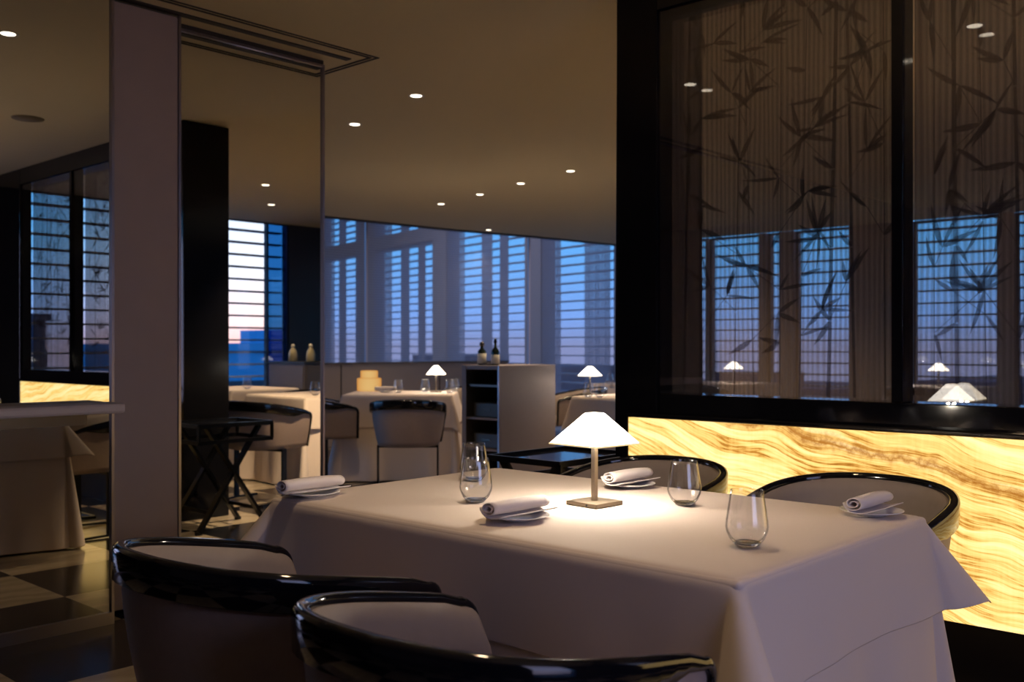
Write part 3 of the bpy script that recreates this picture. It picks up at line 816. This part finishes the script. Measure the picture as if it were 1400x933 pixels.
make_cloth('tablecloth', .9, .8, TZ, .24, (P3[0], P3[1], 0), 0, 'top cloth of the farthest table beside the black post', 'tablecloth', seed=12, flare=19)
q = wxy(1.08, 10.95); tumbler((q[0], q[1], TT), 'tumbler on the farthest table beside the black post')

# ------------------------------------------------------------------ service cabinet with bottles
cab = empty('service_cabinet', (-6.04, 5.98, 0), 0, 'grey upholstered service cabinet with open shelves beyond the nearest table', 'cabinet')
w_, d_, h_ = .44, .72, 1.02
MB().box(w_ - .02, w_, 0, d_, .0, h_ - .0).build('side_panel', M['cabinet'], cab, .003)
MB().box(0, .02, 0, d_, .0, h_).build('side_panel', M['cabinet'], cab, .003)
MB().box(.02, w_ - .02, d_ - .02, d_, 0, h_).build('back_panel', M['cabinet'], cab)
MB().box(.02, w_ - .02, 0.0, d_ - .02, h_ - .035, h_).build('cabinet_top', M['cabinet'], cab, .003)
MB().box(.02, w_ - .02, .0, d_ - .02, .03, .06).build('cabinet_base', M['cabinet'], cab)
MB().box(w_ - .012, w_ + .002, -.012, .0, .0, h_).build('edge_strip', M['steel_trim'], cab)
MB().box(0, .05, -.006, .0, .0, h_).build('face_frame', M['cabinet'], cab)
for z in (.30, .56, .84): MB().box(.02, w_ - .02, .02, d_ - .02, z, z + .018).build('shelf', M['cabinet'] if z < .8 else M['metal_dark'], cab)
MB().box(.021, .026, .01, d_ - .02, .06, h_ - .04).build('lining', M['box'], cab)
def cubby(loc, lb):
    b = empty('storage_box', loc, 0, lb, 'box', 'boxes in the cabinet')
    MB().box(0, .30, 0, .4, 0, .12).build('box_body', M['box'], b, .006); MB().box(.1, .2, -.006, 0, .06, .075).build('box_handle', M['metal_dark'], b)
cubby((-5.97, 6.05, .579), 'dark box on the upper open shelf of the service cabinet')
cubby((-5.97, 6.05, .319), 'dark box on the lower open shelf of the service cabinet')
def bottle(loc, lb, kind):
    b = empty('bottle', loc, 0, lb, 'bottle', 'bottles on the cabinets')
    if kind == 2:
        MB().lathe([(.0, 0), (.046, 0), (.050, .006), (.048, .08), (.036, .12), (.018, .145), (.016, .155)], 20).build('bottle_body', M['pale_bottle'], b)
        MB().lathe([(.018, .153), (.021, .157), (.018, .18), (.0, .19)], 16).build('stopper', M['paper'], b)
    elif kind == 0:
        MB().lathe([(.0, 0), (.036, 0), (.038, .004), (.038, .10), (.034, .125), (.015, .145), (.014, .17)], 20).build('bottle_body', M['bottle'], b)
        MB().lathe([(.0385, .012), (.0390, .012), (.0390, .10), (.0385, .10)], 20).build('bottle_label', M['paper'], b)
        MB().lathe([(.016, .165), (.022, .17), (.022, .185), (.012, .20), (.0, .20)], 16).build('stopper', M['metal_dark'], b)
    else:
        MB().lathe([(.0, 0), (.034, 0), (.036, .004), (.036, .11), (.028, .135), (.012, .155), (.011, .195)], 20).build('bottle_body', M['bottle'], b)
        MB().lathe([(.0365, .012), (.037, .012), (.037, .09), (.0365, .09)], 20).build('bottle_label', M['paper'], b)
        MB().lathe([(.012, .19), (.016, .195), (.010, .225), (.0, .228)], 16).build('stopper', M['lacquer_soft'], b)
q = at_z(642, 492, CAMZ - (492 - HZ) * 8.55 / F); bottle((-5.94, 6.12, 1.02), 'squat dark bottle with pale label, left one on the service cabinet', 0)
bottle((-5.80, 6.14, 1.02), 'taller dark bottle with pale label, right one on the service cabinet', 1)
tray2 = MB().lathe([(0, 0), (.04, 0), (.045, .012), (.043, .012), (.038, .003), (0, .003)], 20).build('small_dish', M['metal_dark']); tray2.location = (-5.87, 6.12, 1.02)
tag(tray2, 'small dark dish between the two bottles on the service cabinet', 'dish')
mn = empty('menu_card', (-6.13, 6.42, 0), 0)
bpy.data.objects.remove(mn)

# ------------------------------------------------------------------ tables of the zone behind the divider (seen in mirror / through screens)
def full_table(x, y, W, D, rz, tl, cl, ul, seed):
    make_table(W, D, (x, y, 0), rz, tl)
    make_cloth('floor_length_cloth', W - .01, D - .01, TZ - .004, .735, (x, y, 0), rz, ul, 'tablecloth', base=True, seed=seed)
    make_cloth('tablecloth', W, D, TZ, .24, (x, y, 0), rz, cl, 'tablecloth', seed=seed + 1, flare=19)
full_table(-1.42, 5.28, .9, .8, 0, 'table seen in the right mirror pane beside its edge', 'cream top cloth seen in the right mirror pane beside its edge', 'cream under cloth seen in the right mirror pane beside its edge', 20)
full_table(.15, 5.55, .9, .8, 0, 'table below the bright mirrored window', 'cream top cloth below the bright mirrored window', 'cream under cloth below the bright mirrored window', 22)
dup(chair, (-2.1, 4.3, 0), R(-15), 'yellow-lit tub chair behind the tray stand in the mirror', GC)
dup(chair, (-.64, 5.62, 0), R(-95), 'tub chair between the two mirrored tables', GC)
tumbler((-1.68, 5.12, TT), 'tumbler on the mirrored table beside the mirror edge'); tumbler((-.12, 5.45, TT), 'tumbler below the bright mirrored window')
for x, y, rz, s, a in ((-5.9, 10.2, 0, 30, 'farthest-left table seen through the bamboo screen'), (-3.7, 10.8, 0, 34, 'table seen through the right bamboo screen')):
    full_table(x, y, .9, .8, rz, a, a.replace('table', 'top cloth of the table'), a.replace('table', 'under cloth of the table'), s)
make_lamp((-5.75, 10.05, TT), 0, 'small lit lamp seen through the left bamboo screen', 3)
make_lamp((-3.7, 10.7, TT), 0, 'small lit lamp seen through the right bamboo screen', 3)
dup(chair, (-5.9, 9.5, 0), 0, 'tub chair seen through the left bamboo screen', GC)
dup(chair, (-3.7, 10.1, 0), 0, 'tub chair seen through the right bamboo screen', GC)
sb = empty('sideboard', (-.17, 6.1, 0), 0, 'low grey sideboard with pale bottles seen in the mirror', 'sideboard')
MB().box(0, .65, 0, .4, 0, 1.0).build('carcass', M['sideboard'], sb, .005)
MB().box(-.01, .66, -.01, .41, 1.0, 1.02).build('sideboard_top', M['metal_dark'], sb, .003)
for k in range(3): MB().box(-.008, 0, .02 + .0, .38, .08 + .305 * k, .37 + .305 * k).build('drawer', M['sideboard'], sb, .003)
for k in range(3): MB().box(.02, .63, -.008, 0, .08 + .305 * k, .37 + .305 * k).build('drawer', M['sideboard'], sb, .003)
bottle((.32, 6.3, 1.02), 'left pale bottle on the mirrored sideboard', 2); bottle((.0, 6.3, 1.02), 'right pale bottle on the mirrored sideboard', 2)

# ------------------------------------------------------------------ ceiling fixtures
dl0 = empty('downlight', (0, 0, 0), 0, 'x', 'downlight', 'recessed downlights')
MB().lathe([(.034, -.001), (.048, -.004), (.050, -.001), (.050, 0), (.034, 0)], 28).build('trim_ring', M['white'], dl0)
MB().lathe([(0.0, -.0022), (.034, -.0022), (.034, -.001)], 24).build('lens', M['downlight'], dl0)
def downlight(x, y, lb, power=0, ang=70, first=[True], soft=.04, tgt=None, s=1.0):
    d = dl0 if first[0] else dup(dl0, (x, y, CEIL), 0, lb, 'recessed downlights'); first[0] = False
    d.location = (x, y, CEIL); d['label'] = lb; d.scale = (s, s, 1)
    if power:
        l = bpy.data.lights.new('spot', 'SPOT'); l.energy = power; l.spot_size = R(ang); l.spot_blend = .6; l.energy *= 1.8; l.color = (1, .72, .42); l.shadow_soft_size = soft
        o = bpy.data.objects.new('downlight_beam', l); COL.objects.link(o); o.location = (x, y, CEIL - .03)
        if tgt: 
            v = Vector(tgt) - o.location; o.rotation_euler = v.to_track_quat('-Z', 'Y').to_euler()
for px, py, lb, pw in ((569, 131, 'nearest ceiling downlight right of the mirror wall', 14), (485, 170, 'ceiling downlight just right of the mirror edge', 14), (780, 234, 'ceiling downlight nearest the black post, rightmost of the row', 24), (712, 251, 'second ceiling downlight from the black post', 24), (656, 266, 'third ceiling downlight from the black post', 24), (603, 279, 'leftmost and farthest of the row of four downlights', 24), (668, 314.5, 'downlight against the head of the mesh partition', 3)):
    q = at_z(px, py, CEIL); downlight(q.x, q.y, lb, pw, 100)
for px, py, xm, lb, pw in ((363, 253, XM, 'upper downlight of the pair in the right mirror pane', 40), (371, 280, XM, 'lower downlight of the pair in the right mirror pane', 40), (11, 46, XL, 'downlight at the top left seen in the left mirror pane', 0)):
    q = at_z(px, py, CEIL); downlight(2 * xm - q.x, q.y, lb, pw, 95)
q = at_z(38, 162, CEIL)
sp = empty('ceiling_speaker', (2 * XL - q.x, q.y, CEIL), 0, 'round flush ceiling speaker seen in the left mirror pane', 'speaker')
MB().lathe([(0, -.006), (.088, -.006), (.09, -.003)], 32).build('grille', M['grille'], sp)
MB().lathe([(.09, -.004), (.10, -.004), (.102, 0), (.09, 0)], 32).build('speaker_ring', M['grille'], sp)
downlight(-1.55, 1.9, 'downlight above the nearest table, out of frame', 20, 95, tgt=(-1.6, 2.1, 0))

downlight(-3.25, 4.75, 'added downlight out of view behind the divider, lighting the mirrored chair', 190, 70, tgt=(-2.3, 4.35, .4))  # unseen lamp added to brighten the mirrored chair

# ------------------------------------------------------------------ city outside
def city(x, y, w, d, top, lb, mat, rz=0):
    b = empty('city_building', (x, y, -18), rz, lb, 'building', 'buildings outside the windows')
    h = top + 18
    m_ = MB(); m_.box(-w / 2, w / 2, -d / 2, d / 2, 0, h); m_.box(-w / 2 - .3, w / 2 + .3, -d / 2 - .3, d / 2 + .3, h, h + .5); m_.box(-w / 5, w / 8, -d / 6, d / 6, h + .5, h + 1.6)
    m_.build('building_block', mat, b)
    wm = MB()
    for fl in range(6):
        z = h - 2 - fl * 3.1
        wm.box(-w / 2 - .06, w / 2 + .06, -d / 2 - .06, d / 2 + .06, z - 1.2, z)
    wm.build('window_band', M['frame'], b)
city(60, 50, 22, 30, .9, 'blue office block outside the bright mirrored window', M['building'])
city(105, 20, 30, 26, .2, 'distant block outside the mirrored window on the left', M['building'])
city(66, 27, 5, 5, 3.0, 'narrow tower outside the left mirrored window', M['building_dark'])
city(-18, 95, 26, 20, -2.2, 'dark block beyond the far windows, nearest the post', M['building_dark'])
city(-48, 90, 22, 18, -3.0, 'dark block beyond the left far windows', M['building_dark'])
city(-80, 80, 30, 18, -1.4, 'dark block beyond the sheer mesh on the left', M['building_dark'])
city(8, 100, 18, 20, .8, 'tall dark block beyond the right far windows', M['building_dark'])
gm = MB().box(-400, 400, -400, 400, -18.4, -18).build('city_ground', M['ground']); tag(gm, 'dark city ground far below the windows', kind='structure')

# ------------------------------------------------------------------ light: dusk sky and interior fill
w = bpy.data.worlds.new('dusk'); C.world = w; w.use_nodes = True; nt = w.node_tree; nt.nodes.clear(); L = nt.links.new
tc = N(nt, 'ShaderNodeTexCoord'); sx = N(nt, 'ShaderNodeSeparateXYZ'); L(tc.outputs['Generated'], sx.inputs[0])
def ramp(stops):
    r = N(nt, 'ShaderNodeValToRGB'); el = r.color_ramp.elements
    el[0].position, el[0].color = stops[0][0], col(stops[0][1]); el[1].position, el[1].color = stops[-1][0], col(stops[-1][1])
    for p_, c_ in stops[1:-1]: x_ = el.new(p_); x_.color = col(c_)
    L(sx.outputs['Z'], r.inputs[0]); return r
blue = ramp([(0.0, (.26, .29, .52)), (.03, (.22, .42, .92)), (.10, (.13, .47, 1.0)), (.3, (.07, .22, .62)), (1, (.03, .07, .25))])
warm = ramp([(0.0, (1, .50, .48)), (.03, (1.0, .72, .74)), (.08, (.86, .86, 1)), (.18, (.60, .74, 1)), (1, (.05, .12, .4))])
dot = N(nt, 'ShaderNodeVectorMath', operation='DOT_PRODUCT'); L(tc.outputs['Generated'], dot.inputs[0]); a_ = R(44); dot.inputs[1].default_value = (math.sin(a_), math.cos(a_), 0)
mr = N(nt, 'ShaderNodeMapRange', interpolation_type='SMOOTHSTEP'); mr.inputs[1].default_value = .90; mr.inputs[2].default_value = .98; L(dot.outputs['Value'], mr.inputs[0])
mx = N(nt, 'ShaderNodeMix', data_type='RGBA'); L(mr.outputs[0], mx.inputs[0]); L(blue.outputs[0], mx.inputs[6]); L(warm.outputs[0], mx.inputs[7])
bg = N(nt, 'ShaderNodeBackground', Strength=1.5); L(mx.outputs[2], bg.inputs[0]); ow = N(nt, 'ShaderNodeOutputWorld'); L(bg.outputs[0], ow.inputs[0])

def area(name, loc, tgt, sx_, sy_, power, color):
    l = bpy.data.lights.new(name, 'AREA'); l.shape = 'RECTANGLE'; l.size = sx_; l.size_y = sy_; l.energy = power; l.color = color
    o = bpy.data.objects.new(name, l); COL.objects.link(o); o.location = loc
    o.rotation_euler = (Vector(tgt) - Vector(loc)).to_track_quat('-Z', 'Y').to_euler(); return o
area('dusk_window_light', (XE - .1, 1.05, 1.4), (-1.5, 2.0, .7), 1.4, 2.0, 12, (.78, .68, 1.0))
area('atrium_fill_light', (-13, 10.5, 4.6), (-13, 11, 0), 5, 3, 95, (.66, .70, 1.0))  # added fill for the mesh and atrium, no fitting behind it
area('room_fill_light', (-6.5, 8.0, 2.65), (-6.5, 8, 0), 4, 5, 9, (.95, .85, .80))  # added overhead fill for the far zone, the ceiling has no cove

# ------------------------------------------------------------------ render look
C.view_settings.view_transform = 'Standard'; C.view_settings.look = 'None'; C.view_settings.gamma = 1
C.view_settings.exposure = 0.5; C.view_settings.use_curve_mapping = False
cy = C.cycles
cy.use_denoising = True; cy.max_bounces = 10; cy.diffuse_bounces = 4; cy.glossy_bounces = 6; cy.transmission_bounces = 6; cy.transparent_max_bounces = 32
cy.caustics_reflective = False; cy.caustics_refractive = False; cy.sample_clamp_indirect = 4; cy.blur_glossy = .5
cy.use_light_tree = True
